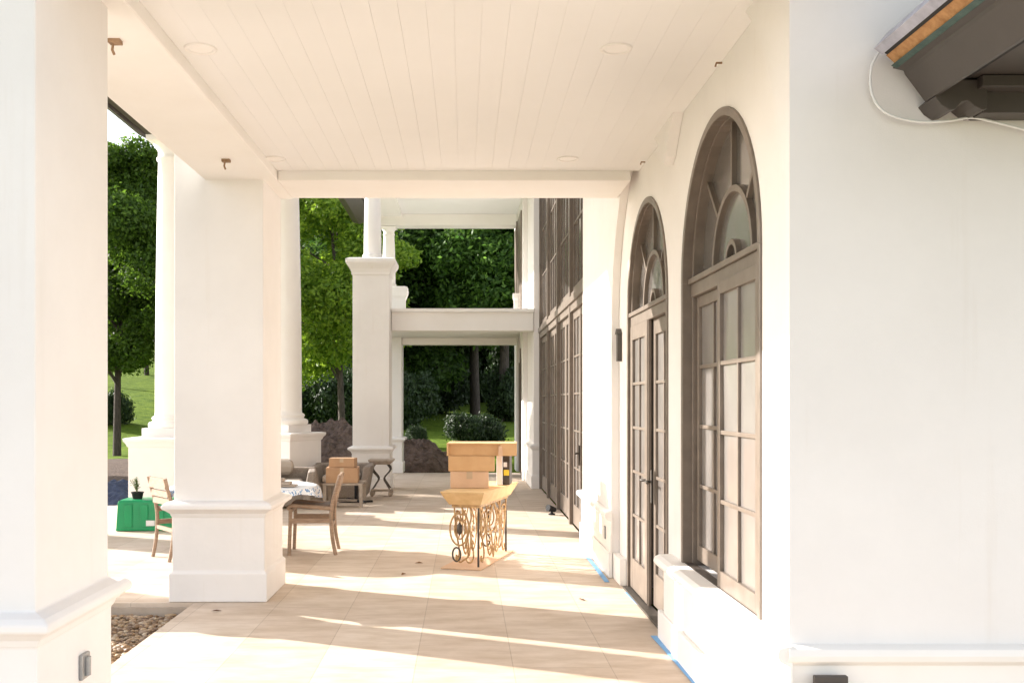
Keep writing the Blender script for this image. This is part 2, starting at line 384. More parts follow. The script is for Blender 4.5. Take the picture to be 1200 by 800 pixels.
# dado of the wall pier between door and tall glazing
d = MB()
for (a,b) in ((9.36,11.69),):
    d.box(XO-.035, XO-.001, a-.02, b+.02, .002, .24); d.box(XO-.018, XO-.001, a-.01, b+.01, .24, .52)
    d.prism([(XO-o*1.1, .62+dz) for o,dz in pr], 'y', a-.03, b+.03)
d.box(XO+.01, XN-.003, 8.95, 9.355, .002, .24)
d.build('wainscot', 'trim', house, bevel=.004)
p = MB(); p.box(XO-.03,XO-.019,9.62,9.70,.33,.45); p.build('outlet_cover', 'grey', house)
p = MB(); p.box(XN-.04,XN-.002,9.20,9.29,2.03,2.28); p.prism([(9.18,2.28),(9.31,2.28),(9.245,2.33)],'x',XN-.05,XN-.002); p.build('wall_lamp', 'eave', house)
for (px,py) in ((756,190),(846,74)):
    Z=XO*F/(px-PX); hz=H+(PY-py)*Z/F
    k=MB(); k.tube([(XO+.001,Z,hz),(XO-.03,Z,hz),(XO-.035,Z,hz-.02)],.006,6); k.build('wall_hook','bracket',house)
p = MB(); p.box(1.46,1.60,4.155,4.184,.32,.507); q = p.build('outlet_cover', 'eave', house, bevel=.004)
p = MB(); p.box(1.48,1.58,4.146,4.154,.35,.475); p.build('socket', 'black', q)

# arched joinery -------------------------------------------------------
def arc_pts(c, s, r, a0=0, a1=180, n=24):
    return [(c-r*math.cos(R(a0+(a1-a0)*i/n)), s+r*math.sin(R(a0+(a1-a0)*i/n))) for i in range(n+1)]
def ring(mb, x0, x1, c, s, ri, ro, n=32, a0=0, a1=180):
    A = arc_pts(c,s,ri,a0,a1,n); B = arc_pts(c,s,ro,a0,a1,n)
    for i in range(n):
        vs = [(x,q[0],q[1]) for x in (x0,x1) for q in (A[i],A[i+1],B[i+1],B[i])]
        mb.add(vs, [(0,1,2,3),(7,6,5,4),(0,4,5,1),(2,6,7,3)], False)
    for i in (0,n):
        mb.add([(x0,*A[i]),(x1,*A[i]),(x1,*B[i]),(x0,*B[i])],[(0,1,2,3)])
def bar(mb, x0, x1, p, q, wd):
    d = Vector((q[0]-p[0], q[1]-p[1])).normalized(); nn = Vector((-d.y, d.x))*wd/2
    P4 = [(p[0]+nn.x,p[1]+nn.y),(q[0]+nn.x,q[1]+nn.y),(q[0]-nn.x,q[1]-nn.y),(p[0]-nn.x,p[1]-nn.y)]
    mb.prism(P4, 'x', x0, x1)
def leaf(mb, gl, y0, y1, z0, z1, xf, cols, rows, st=.075, tr=.09, br=.16, mw=.024):
    t = .045
    mb.box(xf,xf+t,y0,y0+st,z0,z1); mb.box(xf,xf+t,y1-st,y1,z0,z1)
    mb.box(xf+.001,xf+t-.001,y0+st,y1-st,z0,z0+br); mb.box(xf+.001,xf+t-.001,y0+st,y1-st,z1-tr,z1)
    gy0,gy1,gz0,gz1 = y0+st,y1-st,z0+br,z1-tr
    for i in range(1,cols):
        y = gy0+(gy1-gy0)*i/cols; mb.box(xf+.006,xf+.036,y-mw/2,y+mw/2,gz0,gz1)
    for j in range(1,rows):
        z = gz0+(gz1-gz0)*j/rows; mb.box(xf+.004,xf+.038,gy0,gy1,z-mw/2,z+mw/2)
    for i in range(cols):
        for j in range(rows):
            ya=gy0+(gy1-gy0)*i/cols; yb=gy0+(gy1-gy0)*(i+1)/cols; za=gz0+(gz1-gz0)*j/rows; zb=gz0+(gz1-gz0)*(j+1)/rows
            tl = random.uniform(-.0025,.0025); tl2 = random.uniform(-.0025,.0025)
            gl.add([(xf+.022+tl,ya,za),(xf+.022-tl,yb,za),(xf+.022+tl2,yb,zb),(xf+.022-tl2,ya,zb)],[(0,1,2,3)])
def arched(name, y0, y1, zb, sp, rows, door, label):
    c, r = (y0+y1)/2, (y1-y0)/2; xa = XN-.012; ft=.05; xd = XN+(.065 if door else .095)
    f = MB()
    ring(f, xa, xd+.06, c, sp, r-ft, r-.001)
    f.box(xa, xd+.06, y0+.001, y0+ft, zb, sp); f.box(xa, xd+.06, y1-ft, y1-.001, zb, sp)
    # stepped inner bead
    ring(f, xd-.045, xd+.05, c, sp+.03, r-ft-.035, r-ft-.001)
    f.box(xd-.045, xd+.05, y0+ft, y0+ft+.03, zb, sp); f.box(xd-.045, xd+.05, y1-ft-.03, y1-ft, zb, sp)
    f.box(xd-.05, xd+.055, y0+ft, y1-ft, sp-.09, sp-.005); f.box(xd-.07, xd+.05, y0+ft, y1-ft, sp-.005, sp+.03)
    w_ = f.build(name, 'brown', house, bevel=.004); w_['label'] = label
    # fan light
    ri = r-ft-.035; s2 = sp+.03; m = MB()
    ring(m, xd-.012, xd+.03, c, s2, .40, .435); ring(m, xd-.012, xd+.03, c, s2, .10, .13, 14)
    for a in (45,90,135):
        ca, sa = math.cos(R(a)), math.sin(R(a)); bar(m, xd-.008, xd+.028, (c-.435*ca, s2+.435*sa), (c-(ri)*ca, s2+(ri)*sa), .026)
    m.box(xd-.01, xd+.03, y0+ft+.03, y1-ft-.03, s2, s2+.03)
    m.build('fanlight', 'brown', w_)
    gm = MB(); A = arc_pts(c, s2, ri+.01, 0, 180, 32)
    gm.add([(xd+.02, c, s2)]+[(xd+.02,*q) for q in A], [(0,i+1,i+2) for i in range(32)])
    gm.build('pane', 'glass_dark', w_)
    ya, yb = y0+ft+.032, y1-ft-.032; z1 = sp-.092; mid=(ya+yb)/2
    for (a,b) in ((ya,mid-.004),(mid+.004,yb)):
        lf = MB(); gl = MB()
        far = a > ya
        ox = (-.028 if far else .02) if door else (.012 if far else -.060)
        if door: leaf(lf, gl, a, b, zb+.03, z1, xd-.03+ox, 2, rows, st=.10, tr=.12, br=.26)
        else: leaf(lf, gl, a, b, zb+(.04 if far else .012), z1, xd-.03+ox, 2, rows, st=.055, tr=.07, br=.10)
        lo = lf.build('door_leaf' if door else 'casement', 'brown', w_, bevel=.003)
        gl.build('glass', 'glass', w_)
    a = MB(); a.box(xd-.05, xd-.03, mid-.018, mid+.018, zb+.02, z1); a.build('astragal', 'brown', w_)
    if door:
        for yh, zz in ((mid+.06, .98),(mid-.07,.98)):
            h = MB(); h.box(xd-.040, xd-.031, yh-.022, yh+.022, zz-.13, zz+.13)
            h.tube([(xd-.035,yh,zz+.04),(xd-.08,yh,zz+.04),(xd-.085,yh+(.10 if yh>mid else -.10),zz+.035)], .011, 8)
            h.build('handle', 'iron', w_)
        th = MB(); th.box(XO+.02, xd-.02, y0+.01, y1-.01, .003, .022); th.build('threshold', 'iron', w_)
        for zz in (.3,1.2,2.1):
            hg = MB(); hg.tube([(xd-.04,y1-ft-.035,zz-.06),(xd-.04,y1-ft-.035,zz+.06)], .012, 8); hg.build('hinge', 'iron', w_)
    else:
        st_ = MB(); st_.box(XN+.0, xd-.035, y0+ft, y1-ft, zb+.0, zb+.016); st_.build('sill_plate', 'eave', w_)
    return w_
arched('window', *WIN, 4, False, 'tall brown arched window with fanlight, nearest the right wall corner')
arched('door', *DOOR, 5, True, 'brown arched french door with fanlight behind the window')

# tall double height glazing
tw = MB(); y0, y1 = 11.67, 19.0; XG = 1.41
bays = [11.70, 13.52, 15.36, 17.18, 18.97]
for y in bays: tw.box(XG, XG+.16, y-.06 if y>11.7 else y, y+.06, .003, 5.9)
tw.box(XG-.02, XG+.15, 11.7, 18.97, 2.96, 3.05); tw.box(XG+.02, XG+.14, 11.7, 18.97, 3.05, 3.12)
tw.box(XG+.01, XG+.15, 11.7, 18.97, 5.82, 6.0)
tw.box(XG+.01, XG+.15, 11.7, 18.97, 2.86, 2.96)
tall = tw.build('glazed_wall', 'brown', house, bevel=.004); tall['label'] = 'double height brown timber glazing with french doors'
for a, b in zip(bays, bays[1:]):
    for (ya, yb) in ((a+.065,(a+b)/2-.003),((a+b)/2+.003,b-.065)):
        lf = MB(); gl = MB(); leaf(lf, gl, ya, yb, .02, 2.855, XG+.05, 2, 5, st=.09, tr=.10, br=.26)
        lf.build('door_leaf', 'brown', tall); gl.build('glass', 'glass', tall)
    lf = MB(); gl = MB(); leaf(lf, gl, a+.065, b-.065, 3.125, 5.81, XG+.05, 4, 3, st=.06, tr=.07, br=.07)
    lf.build('transom_sash', 'brown', tall); gl.build('glass', 'glass_dark', tall)
h = MB(); h.box(XG+.03,XG+.05,12.62,12.66,.85,1.10); h.tube([(XG+.04,12.64,1.0),(XG-.01,12.64,1.0),(XG-.015,12.54,1.0)],.011); h.build('handle','iron',tall)
# back-up wall for the tall glazing, and far wall pier
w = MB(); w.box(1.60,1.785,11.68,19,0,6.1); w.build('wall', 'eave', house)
w = MB(); w.rect_rings(1.31,1.79,19.0,20.9,[(.05,.002),(.05,.24),(.03,.26),(.03,.74),(.06,.78),(.07,.82),(.0,.86),(0,6.1)]); w.build('wall', 'stucco', house, bevel=.006)
# section C wall with two arched brown openings
w = MB(); wall_open(w, 1.22, 1.75, 20.91, 24.6, 6.1, [(21.5,23.7,.002,2.1,True)]); w.build('wall','stucco',house)
w = MB(); w.box(1.30,1.34,21.51,23.69,.003,3.1)
for y in (21.55,22.05,22.6,23.15,23.62): w.box(1.27,1.30,y-.03,y+.03,.003,2.9)
w.build('door','brown',house)
w = MB(); w.box(1.19,1.219,21.3,24.0,3.65,5.75); w.box(1.16,1.19,22.6,22.7,3.65,5.75); w.build('window','brown',house)

# gallery ceiling planks
c = MB(); x = -1.56
while x < XO-.001:
    x2 = min(x+.137, XN); c.box(x, x2-.0010, 3.9, 8.28, CEIL, CEIL+.05); x += .137
c.box(-1.6, 1.40, 3.9, 8.28, CEIL+.006, CEIL+.06)
ce = c.build('ceiling', 'ceiling', house)
for (px, py) in ((722,57),(235,57),(665,186),(322,186)):
    h_ = CEIL-H; Z = h_*F/(PY-py); X = (px-PX)*Z/F
    l = MB(); l.lathe(X, Z, [(.088,CEIL-.001),(.086,CEIL-.008),(.066,CEIL-.008),(.064,CEIL+.0005)], 32); l.lathe(X, Z, [(.063,CEIL-.0035),(.060,CEIL-.0015)],24)
    l.build('recessed_light', 'trim', ce)
# eaves beam (left) and cross beams, roof mass above
b = MB()
b.box(-2.16,-1.561,3.86,9.04,SOF,4.05); pass
b.build('beam','trim',house,bevel=.01)
b = MB(); b.box(-1.56,XO-.001,8.28,9.0,SOF,4.05); b.build('beam','trim',house,bevel=.01)
b = MB(); b.box(-1.62,XO-.001,3.70,3.9,SOF,4.05); b.build('beam','trim',house,bevel=.01)
b = MB(); b.prism([(-2.6,4.06),(-2.6,4.2),(1.79,5.2),(1.79,4.06)],'y',3.6,9.1); rf=b.build('roof','eave',house)
# small junction brackets on the soffit
for (px,py) in ((265,187),(135,47)):
    Z=(SOF-H)*F/(PY-py); X=(px-PX)*Z/F
    k=MB(); k.box(X-.03,X+.03,Z-.025,Z+.025,SOF-.02,SOF+.001); k.tube([(X-.01,Z,SOF-.02),(X-.015,Z,SOF-.05),(X-.005,Z,SOF-.075)],.007); k.build('ceiling_bracket','bracket',house)

PIER = [(.035,.002),(.035,.235),(.012,.255),(.012,.70),(.02,.705),(.03,.73),(.06,.755),(.085,.77),(.085,.80),(.06,.82),(.0,.835)]
def pier(x0,x1,y0,y1,top,label,extra=[]):
    m = MB(); m.rect_rings(x0,x1,y0,y1,PIER+[(0,top-.0)]+extra); o = m.build('pillar','stucco',house,bevel=.008)
    o['label']=label; return o
p1 = pier(-2.41,-1.67,3.87,4.66,4.05,'near square white pillar at the left edge')
p2 = pier(-2.41,-1.67,8.25,9.04,4.05,'second square white pillar behind the gravel bed')
q = MB(); q.box(-1.657,-1.652,4.10,4.14,.26,.40)
X,Z=-1.655,3.87-.012
q = MB(); q.rect_rings(-2.20,-2.13,3.845,3.858,[(0,.30),(0,.31)]) if False else None
q = MB(); q.box(-1.658,-1.640,4.27,4.36,.455,.565); q.tube([(-1.636,4.315,.47),(-1.636,4.315,.55)],.016)
q.build('outlet_cover','grey',p1,bevel=.006)
cap3 = [(0,4.0),(.02,4.02),(.02,4.06),(.045,4.12),(.10,4.20),(.12,4.24),(.12,4.30),(.05,4.33)]
p3 = MB(); p3.rect_rings(-2.09,-1.41,18.5,19.2,PIER+cap3); o=p3.build('pillar','stucco',house,bevel=.006); o['label']='two storey pillar with cornice, carrying a small column'
p4 = MB(); p4.rect_rings(-2.12,-1.48,23.2,23.9,PIER+[(0,3.95),(.03,4.0),(.10,4.2),(.12,4.24),(.12,4.32),(.05,4.34)]); o=p4.build('pillar','stucco',house,bevel=.006); o['label']='far pillar at the end of the floor'
def column(cx,cy,z0,z1,r,seg=40,label=None,sq=True):
    m = MB(); R_=r
    pr_=[(r*1.32,z0),(r*1.36,z0+.03*r/.3),(r*1.36,z0+r*.22),(r*1.30,z0+r*.30),(r*1.14,z0+r*.36),(r*1.12,z0+r*.42),(r*1.18,z0+r*.5),(r*1.14,z0+r*.6),(r*1.02,z0+r*.68),(r,z0+r*.85)]
    n=12
    for i in range(1,n+1):
        t=i/n; z=z0+r+(z1-r*1.3-z0-r)*t; pr_.append((r*(1-.17*t**1.8),z))
    rt=r*.83
    pr_+=[(rt*1.10,z1-r*1.2),(rt*1.10,z1-r*1.1),(rt,z1-r*1.05),(rt,z1-r*.7),(rt*1.3,z1-r*.35),(rt*1.36,z1-r*.25)]
    m.lathe(cx,cy,pr_,seg); m.box(cx-rt*1.42,cx+rt*1.42,cy-rt*1.42,cy+rt*1.42,z1-r*.25,z1)
    o=m.build('column','trim',house);
    if label:o['label']=label
    return o
# portico columns on pedestals
def ped(cx,cy,hw,top,rot):
    m=MB(); m.rect_rings(cx-hw,cx+hw,cy-hw,cy+hw,[(.03,.002),(.03,.15),(0,.17),(0,top-.14),(.015,top-.13),(.03,top-.09),(.06,top-.05),(.065,top-.01),(.0,top)],rot)
    m.rect_rings(cx-hw*.72,cx+hw*.72,cy-hw*.72,cy+hw*.72,[(0,top-.01),(0,top+.135)],rot)
    return m.build('pedestal','stucco',house,bevel=.008)
ped(-4.40,15.1,.53,1.13,R(0)); column(-4.42,15.1,1.265,5.62,.27,label='round column on the left pedestal')
ped(-3.12,17.3,.44,1.13,R(-28)); column(-3.14,17.3,1.265,5.72,.30,label='round column beside the rock pile')
ped(-4.55,8.80,.42,1.13,0); column(-4.55,8.80,1.265,5.72,.30,label='unseen round column added to the portico for its floor shadow')  # out-of-view column and pedestal, added to cast a shadow band across the floor
ped(-5.12,12.2,.32,1.13,0); column(-5.12,12.2,1.265,5.72,.30,label='hidden middle column added to the portico for its shade stripes')  # hidden column and pedestal, added for the shade stripes on patio and floor
column(-1.75,18.85,4.325,6.0,.165,28); column(-1.80,23.55,4.335,5.78,.155,28)
# portico entablature and roof
m=MB(); m.prism([(-4.9,9.2),(-4.9,15.35),(-3.7,17.9),(-2.6,17.9),(-1.4,15.6),(1.3,15.6),(1.3,9.2)],'z',5.82,6.6); m.build('portico_roof','trim',house)
m=MB(); m.prism([(-5.05,5.78),(-4.93,5.72),(-4.90,5.9),(-4.9,6.3),(-5.2,6.3)],'y',9.2,15.4); m.prism([(-4.9,9.2),(-4.9,15.35),(-4.6,15.35),(-4.6,9.2)],'z',5.76,5.815); m.build('gutter','eave',house)
# far two storey porch : balcony slab, soffits, beams
m=MB(); m.box(-1.40,1.305,18.98,19.3,3.01,3.36); m.box(-1.40,1.305,18.93,19.32,3.36,3.43); m.build('balcony','trim',house,bevel=.006)
m=MB(); m.box(-2.1,1.3,19.32,23.95,3.16,3.34); m.build('ceiling','ceiling',house)
m=MB(); m.box(-1.47,1.21,23.3,23.75,3.0,3.155); m.build('beam','trim',house)
m=MB(); m.box(-2.2,1.3,18.4,24.0,6.05,6.3); m.build('ceiling','ceiling',house)
m=MB(); m.box(-2.1,1.21,23.3,23.8,5.79,6.045); m.box(-2.12,-1.47,18.6,23.3,5.99,6.048); m.build('beam','trim',house)
m=MB(); m.box(-1.47,1.21,18.45,18.8,6.0,6.045); m.build('beam','trim',house)
m=MB(); m.prism([(-2.22,5.98),(-2.5,5.86),(-2.65,5.9),(-2.65,6.15),(-2.22,6.35)],'y',18.5,23.6); m.build('gutter','eave',house)
# small baluster/corbel at far balcony
m=MB(); m.rect_rings(-1.50,-1.22,20.2,20.5,[(0,3.43),(0,3.75),(.03,3.8),(.05,3.9),(.05,3.98),(0,4.0)]); m.build('balcony_post','trim',house)
m=MB(); m.rect_rings(1.08,1.2,22.0,22.2,[(0,3.35),(0,3.9),(.02,3.95),(.02,4.05)]); m.build('balcony_post','trim',house)

# ------------------------------------------------------------------ near eave (top right)
ev = MB(); ya, yb = .9, 4.17
prof=[(1.79,3.045),(1.835,3.035),(1.84,3.02),(1.925,2.905),(1.94,2.905),(1.965,2.935),(1.99,2.975),(2.0,2.98),(3.2,2.98),(3.2,3.9),(1.80,3.10)]
ev.prism(prof,'y',ya,yb)
e = ev.build('eave','eave',house,bevel=.003); e['label']='dark brown overhanging eave at the top right corner'
m=MB(); m.prism([(2.045,2.974),(2.06,2.974),(2.06,2.979),(2.045,2.979)],'y',ya,yb-.1); m.build('soffit_vent','eave_edge',e)
m=MB(); m.prism([(1.925,2.90),(1.95,2.868),(1.985,2.845),(2.01,2.85),(2.035,2.88),(2.06,2.885),(2.09,2.86),(2.12,2.845),(2.14,2.85),(2.14,2.97),(1.99,2.97),(1.96,2.93)],'y',4.08,4.235)
m.box(2.14,3.2,4.12,4.236,2.845,2.975); m.box(2.10,3.2,4.04,4.12,2.93,2.977); m.build('cornice_return','eave',e,bevel=.003)
m=MB(); m.prism([(1.775,3.05),(1.80,3.04),(1.835,3.055),(1.86,3.085),(1.815,3.085)],'y',ya,yb-.02); m.build('flashing','flash',e)
m=MB(); m.prism([(1.748,3.088),(1.785,3.054),(1.812,3.088),(1.80,3.125),(1.775,3.125)],'y',ya,yb-.035); m.build('sheathing_board','osb',e)
m=MB(); m.prism([(1.735,3.092),(1.747,3.086),(1.775,3.127),(1.79,3.145),(1.77,3.15)],'y',ya,yb-.05); m.build('shingle_edge','eave_edge',e)
m=MB(); m.prism([(1.70,3.118),(1.734,3.093),(1.768,3.152),(2.4,3.56),(2.4,3.58),(1.75,3.18)],'y',ya,yb-.03); m.build('membrane','membrane',e)
m=MB(); Zc=4.2
pts=[at(x,y,Zc) for x,y in ((1036,58),(1030,62),(1025,70),(1021,80),(1020,100),(1025,118),(1036,131),(1055,139),(1080,143),(1110,142),(1138,138),(1160,142),(1185,148),(1215,156))]
def smooth_path(pts, k=4):
    out=[]; n=len(pts)
    for i in range(n-1):
        p0,p1_,p2_,p3_=[Vector(pts[max(0,min(n-1,j))]) for j in (i-1,i,i+1,i+2)]
        for s in range(k):
            t=s/k; out.append(.5*((2*p1_)+(-p0+p2_)*t+(2*p0-5*p1_+4*p2_-p3_)*t*t+(-p0+3*p1_-3*p2_+p3_)*t**3))
    out.append(Vector(pts[-1])); return out
m.tube(smooth_path(pts),.006,8); tag(m.build('cable','cable'),'white cable looped along the wall beneath the dark eave corner','cable')

# ------------------------------------------------------------------ blue tape on the floor along the wall
def tape(pxs, label):
    m=MB(); L=[]
    for (px,py) in pxs: Z=zf(py); L.append(((px-PX)*Z/F, Z))
    vs=[];w_=.035
    for (x,y) in L: vs+= [(x-w_,y,.004),(x+.01,y,.004)]
    vs+=[(v[0],v[1],.0055) for v in vs]
    n=len(L); o=2*n; fs=[]
    for i in range(n-1):
        a=2*i; fs+=[(a+o,a+1+o,a+3+o,a+2+o),(a,a+2,a+3,a+1),(a,a+o,a+2+o,a+2),(a+1,a+3,a+3+o,a+1+o)]
    fs+=[(0,1,1+o,o),(2*n-2,2*n-2+o,2*n-1+o,2*n-1)]
    m.add(vs,fs); tag(m.build('masking_tape','blue_tape'),label,'tape','strips of blue tape along the wall foot')
tape([(768,745),(785,763),(801,781),(822,805)],'blue tape strip on the floor below the arched window')
tape([(690,653),(700,665),(713,682)],'short blue tape strip on the floor at the wall pier before the door')
tape([(737,694),(755,712)],'pale blue tape strip on the floor at the door threshold')

# ------------------------------------------------------------------ dining chairs
def chair(label, loc, rz, seatback=True):
    t=thing('dining_chair',label,'chair',loc,rz,'wooden chairs at the round table')
    W=.23
    for s in (-1,1):
        m=MB(); m.tube(smooth_path([(-.25,s*W,0),(-.215,s*W,.18),(-.20,s*W,.40),(-.215,s*W,.56),(-.27,s*W,.76),(-.295,s*W,.86)],3),.021,8); m.build('leg','wood',t)
        m=MB(); m.tube([(.25,s*W,0),(.24,s*W,.27),(.235,s*W,.50)],.02,8); m.build('leg','wood',t)
        m=MB(); m.box(-.21,.24,s*W-.014,s*W+.014,.345,.395); m.build('stretcher','wood',t)
        m=MB(); m.tube(smooth_path([(-.22,s*W,.50),(-.05,s*W,.515),(.12,s*W,.53),(.22,s*W,.535),(.27,s*W,.50)],3),.022,8); m.build('side_rail','wood',t)
    m=MB()
    for i in range(12):
        a=i/12; b=(i+1)/12; f=lambda q: .545-.03*math.sin(math.pi*q)+.01*q
        m.strip(-W+.0,W,0,1,0,0,1,1) if False else None
        xa=-.2+.43*a; xb=-.2+.43*b
        m.add([(xa,-W,f(a)),(xb,-W,f(b)),(xb,W,f(b)),(xa,W,f(a)),(xa,-W,f(a)-.025),(xb,-W,f(b)-.025),(xb,W,f(b)-.025),(xa,W,f(a)-.025)],[(0,1,2,3),(7,6,5,4),(0,4,5,1),(2,6,7,3)]+([(0,3,7,4)] if i==0 else [])+([(1,5,6,2)] if i==11 else []))
    m.build('seat','sling',t)
    m=MB()
    for z,x in ((.80,-.285),(.70,-.258),(.62,-.238)):
        m.box(x-.012,x+.012,-W,W,z-.038 if z<.8 else z-.05,z+.03 if z<.8 else z+.06)
    m.build('backrest','wood',t)
    m=MB(); m.box(.22,.245,-W,W,.46,.50); m.build('apron','wood',t)
    m=MB(); m.box(-.215,-.195,-W,W,.30,.34); m.build('stretcher','wood',t)
    return t
chair('weathered wooden chair facing the table, right of the second pillar',(-1.66,10.98,0),R(183))
chair('weathered wooden chair beside the green bin, left of the second pillar',(-3.0,10.62,0),R(38))

# round table with cloth
t=thing('round_table','round patio table standing behind the second square pillar','table',(-2.42,10.95,0))
m=MB(); m.lathe(0,0,[(.74,.70),(.76,.715),(.76,.725)],48); m.build('tabletop','wood',t)
for k in range(4):
    a=R(45+90*k); m=MB(); m.tube([(.45*math.cos(a),.45*math.sin(a),0),(.42*math.cos(a),.42*math.sin(a),.70)],.028); m.build('leg','wood',t)
m=MB(); seg=96; vs=[];fs=[]
rings=[(.0,.735),(.4,.736),(.77,.735),(.80,.728),(.812,.70),(.815,.67),(.818,.635)]
for j,(r,z) in enumerate(rings):
    for k in range(seg):
        a=2*math.pi*k/seg; wv=max(0,j-3)*.012*math.sin(a*14+.5*math.sin(3*a)); dz=-(.04*math.sin(a*4+1)) * (1 if j==6 else .4 if j==5 else 0)
        if j==6 and abs(math.sin(a)) > .0: dz += .0
        vs.append(((r+wv)*math.cos(a),(r+wv)*math.sin(a),z+dz))
for j in range(len(rings)-1):
    for k in range(seg): fs.append((j*seg+k,j*seg+(k+1)%seg,(j+1)*seg+(k+1)%seg,(j+1)*seg+k))
top=MB(); top.add(vs[:4*seg],[f for f in fs if max(f)<4*seg],True)
tc=top.build('tablecloth','cloth'); tc.location=(-2.42,10.95,0); tag(tc,'white and blue patterned cloth on the round table','tablecloth')
mo=tc.modifiers.new('s','SOLIDIFY'); mo.thickness=.003
sk=MB(); sk.add(vs[3*seg:],[tuple(i-3*seg for i in f) for f in fs if min(f)>=3*seg],True); sk.build('hem','cloth_blue',tc)
m=MB(); m.box(-.16,.16,-.11,.11,.0,.018); m.box(-.13,.10,-.09,.09,.0185,.05); m.box(-.06,.03,-.05,.05,.0505,.09)
o=m.build('tray','stone',bevel=.01); o.location=(-1.98,10.75,.742); tag(o,'flat tan tray with items on the cloth covered table','tray')

# green bin + plant
t=thing('storage_bin','upturned green plastic bin with a white label beside a chair','bin',(-4.12,12.98,0),R(3))
m=MB(); m.rect_rings(-.36,.36,-.24,.24,[(.0,.003),(.0,.03),(-.004,.035),(-.012,.2),(-.012,.205),(-.02,.36),(-.028,.385),(-.05,.395)]); m.build('body','green',t,bevel=.012)
m=MB()
for x in (-.2,0,.2): m.rect_rings(x-.05,x+.05,-.247,-.236,[(0,.05),(-.002,.34)])
m.build('rib','green',t,bevel=.004)
m=MB(); m.box(.03,.14,-.262,-.2585,.07,.14); m.build('label_sticker','label',t)
t=thing('potted_plant','small leafy plant in a black pot on the green bin','plant',(-4.26,12.95,.396))
m=MB(); m.lathe(0,0,[(.06,0),(.075,.075),(.082,.078),(.082,.09),(.07,.09),(.066,.075)],24); m.build('pot','black',t)
m=MB(); lf=MB()
for i in range(11):
    a=random.uniform(0,6.28); l=random.uniform(.12,.24); lean=random.uniform(.03,.10)
    pts=[(0,0,.07),(lean*.5*math.cos(a),lean*.5*math.sin(a),.07+l*.6),(lean*math.cos(a),lean*math.sin(a),.07+l)]
    m.tube(pts,.0035,5)
    for j in range(9):
        f=.3+.7*j/8; p=Vector(pts[0]).lerp(Vector(pts[2]),f); b=random.uniform(0,6.28); ln=random.uniform(.03,.055)
        d=Vector((math.cos(b),math.sin(b),random.uniform(-.2,.5)))*ln; s=Vector((-math.sin(b),math.cos(b),0))*ln*.3
        lf.add([p,p+d*.5+s,p+d,p+d*.5-s],[(0,1,2,3)])
m.build('stem','leaf_plant',t); lf.build('leaves','leaf_plant',t)

# ------------------------------------------------------------------ console table
ang=math.atan2(-.30,1.0)  # long axis turned to the right
t=thing('console_table','ochre console table with scrolled iron base standing on cardboard','console table',(.17,10.42,.02),ang)
# local: x = width .4, y = length 1.3
def taper(mb,hx0,hy0,z0,hx1,hy1,z1):
    vs=[(-hx0,-hy0,z0),(hx0,-hy0,z0),(hx0,hy0,z0),(-hx0,hy0,z0),(-hx1,-hy1,z1),(hx1,-hy1,z1),(hx1,hy1,z1),(-hx1,hy1,z1)]
    mb.add(vs,[(3,2,1,0),(4,5,6,7),(0,1,5,4),(1,2,6,5),(2,3,7,6),(3,0,4,7)])
m=MB(); taper(m,.165,.60,.615,.222,.70,.735); taper(m,.222,.70,.7355,.228,.705,.75); m.build('tabletop','ochre',t,bevel=.004)
def spiral(c,r0,r1,a0,a1,ax,n=36):
    out=[]
    for i in range(n+1):
        f=i/n; a=R(a0+(a1-a0)*f); r=r0+(r1-r0)*f; out.append((c[0]+ax[0]*r*math.cos(a),c[1]+ax[1]*r*math.cos(a),c[2]+r*math.sin(a)))
    return out
m=MB(); m.box(-.145,.145,-.57,.57,.585,.613); m.build('apron','gold',t,bevel=.003)
def oval(c,rx,rz,a0,a1,ax,n=40,sh=1.0):
    out=[]
    for i in range(n+1):
        f=i/n; a=R(a0+(a1-a0)*f); k=1+(sh-1)*f; out.append((c[0]+ax[0]*rx*k*math.cos(a),c[1]+ax[1]*rx*k*math.cos(a),c[2]+rz*k*math.sin(a)))
    return out
for sy in (-1,1):
    y=sy*.55; A=(1,0)
    m=MB(); m.tube(oval((-.075,y,.37),.105,.175,70,-300,A,44,.85),.0095,7); m.tube(oval((-.07,y,.37),.06,.11,80,-300,A,40,.8),.008,7)
    m.tube(smooth_path([(-.05,y,.585),(0,y,.50),(.035,y,.38),(.055,y,.25),(.075,y,.12),(.055,y,.05),(.02,y,.04),(.0,y,.075),(.025,y,.10)],5),.009,7)
    m.tube(smooth_path([(.04,y,.585),(.05,y,.48),(.02,y,.36),(.0,y,.22),(.02,y,.11),(-.03,y,.06),(-.06,y,.04),(-.09,y,.06),(-.085,y,.10),(-.055,y,.10)],5),.009,7)
    m.build('scroll_end','gold',t)
    m=MB(); m.lathe(-.07,y,[(.004,.305),(.026,.335),(.03,.37),(.026,.405),(.004,.435)],12); m.build('rosette','iron',t)
    m=MB(); m.tube(oval((-.10,y,.115),.042,.068,0,360,A,28),.0095,7,cap=False); m.build('ring_foot','iron',t)
    m=MB(); m.tube([(.125,y,0.0),(.125,y,.59)],.011,8); m.build('post','iron',t)
